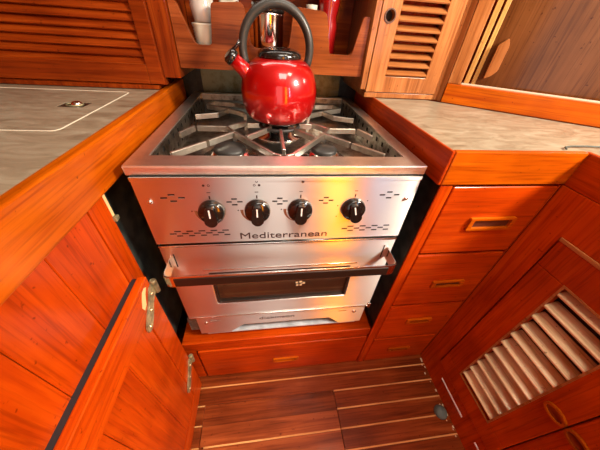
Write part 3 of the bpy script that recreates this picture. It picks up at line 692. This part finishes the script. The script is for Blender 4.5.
# contents of the rack
def lathe_thing(name, label, cat, mat, prof, c, n=28, group=None):
    return tag(MB().lathe(prof, c, n).build(name, mat), label, cat, group)
SH = 0.0982
jar = thing('beaker', 'ridged white plastic beaker at the bottom of the stack in the left cut-out', 'beaker', (0.081, 0.405, SH))
pr = [(0.0215, 0)]
for k in range(12): pr += [(0.0245+0.0003*k, 0.002+0.0052*k), (0.0226+0.0003*k, 0.0045+0.0052*k)]
pr += [(0.0285, 0.068), (0.0285, 0.072), (0.026, 0.072), (0.0235, 0.010), (0.0001, 0.008)]
MB().lathe(pr, (0.081, 0.405, SH), 30).build('cup', WHITE, jar)
jt = thing('beaker', 'clear plastic beaker nested on top of the white ridged one in the left cut-out', 'beaker', (0.081, 0.405, SH+0.0725))
MB().lathe([(0.021, 0), (0.022, 0.004), (0.027, 0.030), (0.0255, 0.034), (0.0275, 0.062), (0.0265, 0.062), (0.0245, 0.034), (0.0255, 0.029), (0.0205, 0.006), (0.0001, 0.005)], (0.081, 0.405, SH+0.0725), 30).build('cup', plain('pale_translucent_plastic', (0.42, 0.38, 0.34), 0.2, coat=0.5), jt)
fk = thing('flask', 'polished steel vacuum flask with a black top standing in the middle cut-out behind the kettle', 'flask', (0.232, 0.412, SH))
MB().lathe([(0.034, 0), (0.0365, 0.003), (0.0365, 0.090), (0.038, 0.096), (0.038, 0.100)], (0.232, 0.412, SH), 36).build('body', S_BRIGHT, fk)
MB().lathe([(0.0385, 0.100), (0.0395, 0.104), (0.038, 0.130), (0.030, 0.140), (0.0001, 0.142)], (0.232, 0.412, SH), 36).build('lid', BLACK, fk)
rb = thing('bottle', 'glossy red bottle standing in the right cut-out of the rack', 'bottle', (0.385, 0.440, SH))
MB().lathe([(0.024, 0), (0.026, 0.004), (0.026, 0.085), (0.022, 0.10), (0.027, 0.125), (0.028, 0.15), (0.0001, 0.152)], (0.385, 0.440, SH), 30).build('body', REDPLASTIC, rb)
MB().lathe([(0.018, 0.152), (0.018, 0.172), (0.0001, 0.174)], (0.385, 0.440, SH), 24).build('cap', BLACK, rb)
bx_ = thing('food_tub', 'white plastic tub behind the rack board left of the kettle handle', 'tub', (0.145, 0.46, SH))
MB().box((0.112+0.058, 0.445, SH), (0.112+0.060, 0.446, SH+0.001)) 
MB().prism(rrect(0.116, 0.157, 0.43, 0.50, 0.008), [], XY(SH), 0, 0.118).build('tub', WHITE, bx_)
MB().prism(rrect(0.114, 0.1585, 0.428, 0.502, 0.009), [], XY(SH+0.118), 0, 0.008).build('lid', WHITEP, bx_)
jr2 = thing('spice_jar', 'dark green spice jar between the flask and the red bottle', 'jar', (0.340, 0.43, SH))
MB().lathe([(0.017, 0), (0.018, 0.003), (0.018, 0.10), (0.012, 0.108)], (0.340, 0.43, SH), 24).build('jar', plain('green_glass', (0.03, 0.06, 0.03), 0.15, coat=0.6), jr2)
MB().lathe([(0.014, 0.108), (0.014, 0.122), (0.0001, 0.123)], (0.340, 0.43, SH), 24).build('lid', WHITE, jr2)

# ------------------------------------------------------------------ kettle
KC = (0.252, 0.268, GT+0.001)
ke = thing('kettle', 'glossy red whistling kettle with a black arched handle on the centre of the hob', 'kettle', KC)
prof = [(0.050, 0.0045), (0.060, 0.005), (0.0705, 0.010), (0.079, 0.022), (0.0845, 0.039), (0.0865, 0.056), (0.0860, 0.072), (0.0825, 0.089), (0.0760, 0.104), (0.0670, 0.1165), (0.057, 0.1245), (0.0485, 0.1285), (0.0455, 0.1290)]
MB().lathe(prof, KC, 64).build('body', REDENAMEL, ke)
MB().lathe([(0.0460, 0.1280), (0.0475, 0.1315), (0.0455, 0.1380), (0.038, 0.1435), (0.024, 0.146), (0.022, 0.145), (0.0001, 0.1465)], KC, 48).build('lid', BLACK, ke)
MB().lathe([(0.049, 0.0), (0.051, 0.002), (0.051, 0.0045), (0.049, 0.005)], KC, 48).build('base_disc', BLACK, ke)
S0 = Vector((KC[0]-0.056, KC[1]-0.012, KC[2]+0.088)); S1 = Vector((KC[0]-0.097, KC[1]-0.024, KC[2]+0.126))
spt = MB(); spt.tube([S0, S0.lerp(S1, 0.5), S1], [0.021, 0.0150, 0.0125], 24); so = spt.build('spout', REDENAMEL, ke)
dS = (S1-S0).normalized()
cp = MB(); cp.tube([S1-dS*0.002, S1, S1+dS*0.008, S1+dS*0.012], [0.0145, 0.0155, 0.0150, 0.010], 24)
cp.tube([S1+dS*0.004+Vector((0.004, 0, 0.010)), S1+Vector((0.010, 0, 0.020)), S1+Vector((0.017, 0, 0.030))], [0.004, 0.003, 0.0025], 10); cp.build('whistle_cap', BLACK, so)
hx = KC[0]-0.006; hpts = []
for k in range(29):
    a = math.radians(-22 + (180+44)*k/28); hpts.append((hx + 0.0705*math.cos(a)*(1.0 if k else 1), KC[1], KC[2] + 0.142 + 0.074*math.sin(a)))
hm = MB(); hm.tube(hpts, 0.0085, 20, flat=1.35, flat_axis=(0,1,0)); hm.build('handle', RUBBER, ke)
for s_ in (-1, 1):
    a = math.radians(-22); px_ = hx + s_*0.0705*math.cos(a); pz_ = KC[2] + 0.142 + 0.074*math.sin(a)
    fb = MB(); fb.tube([(px_, KC[1], pz_+0.004), (hx+s_*0.0655, KC[1], KC[2]+0.104)], [0.0075, 0.0085], 14); fb.build('handle_bracket', BLACK, ke)
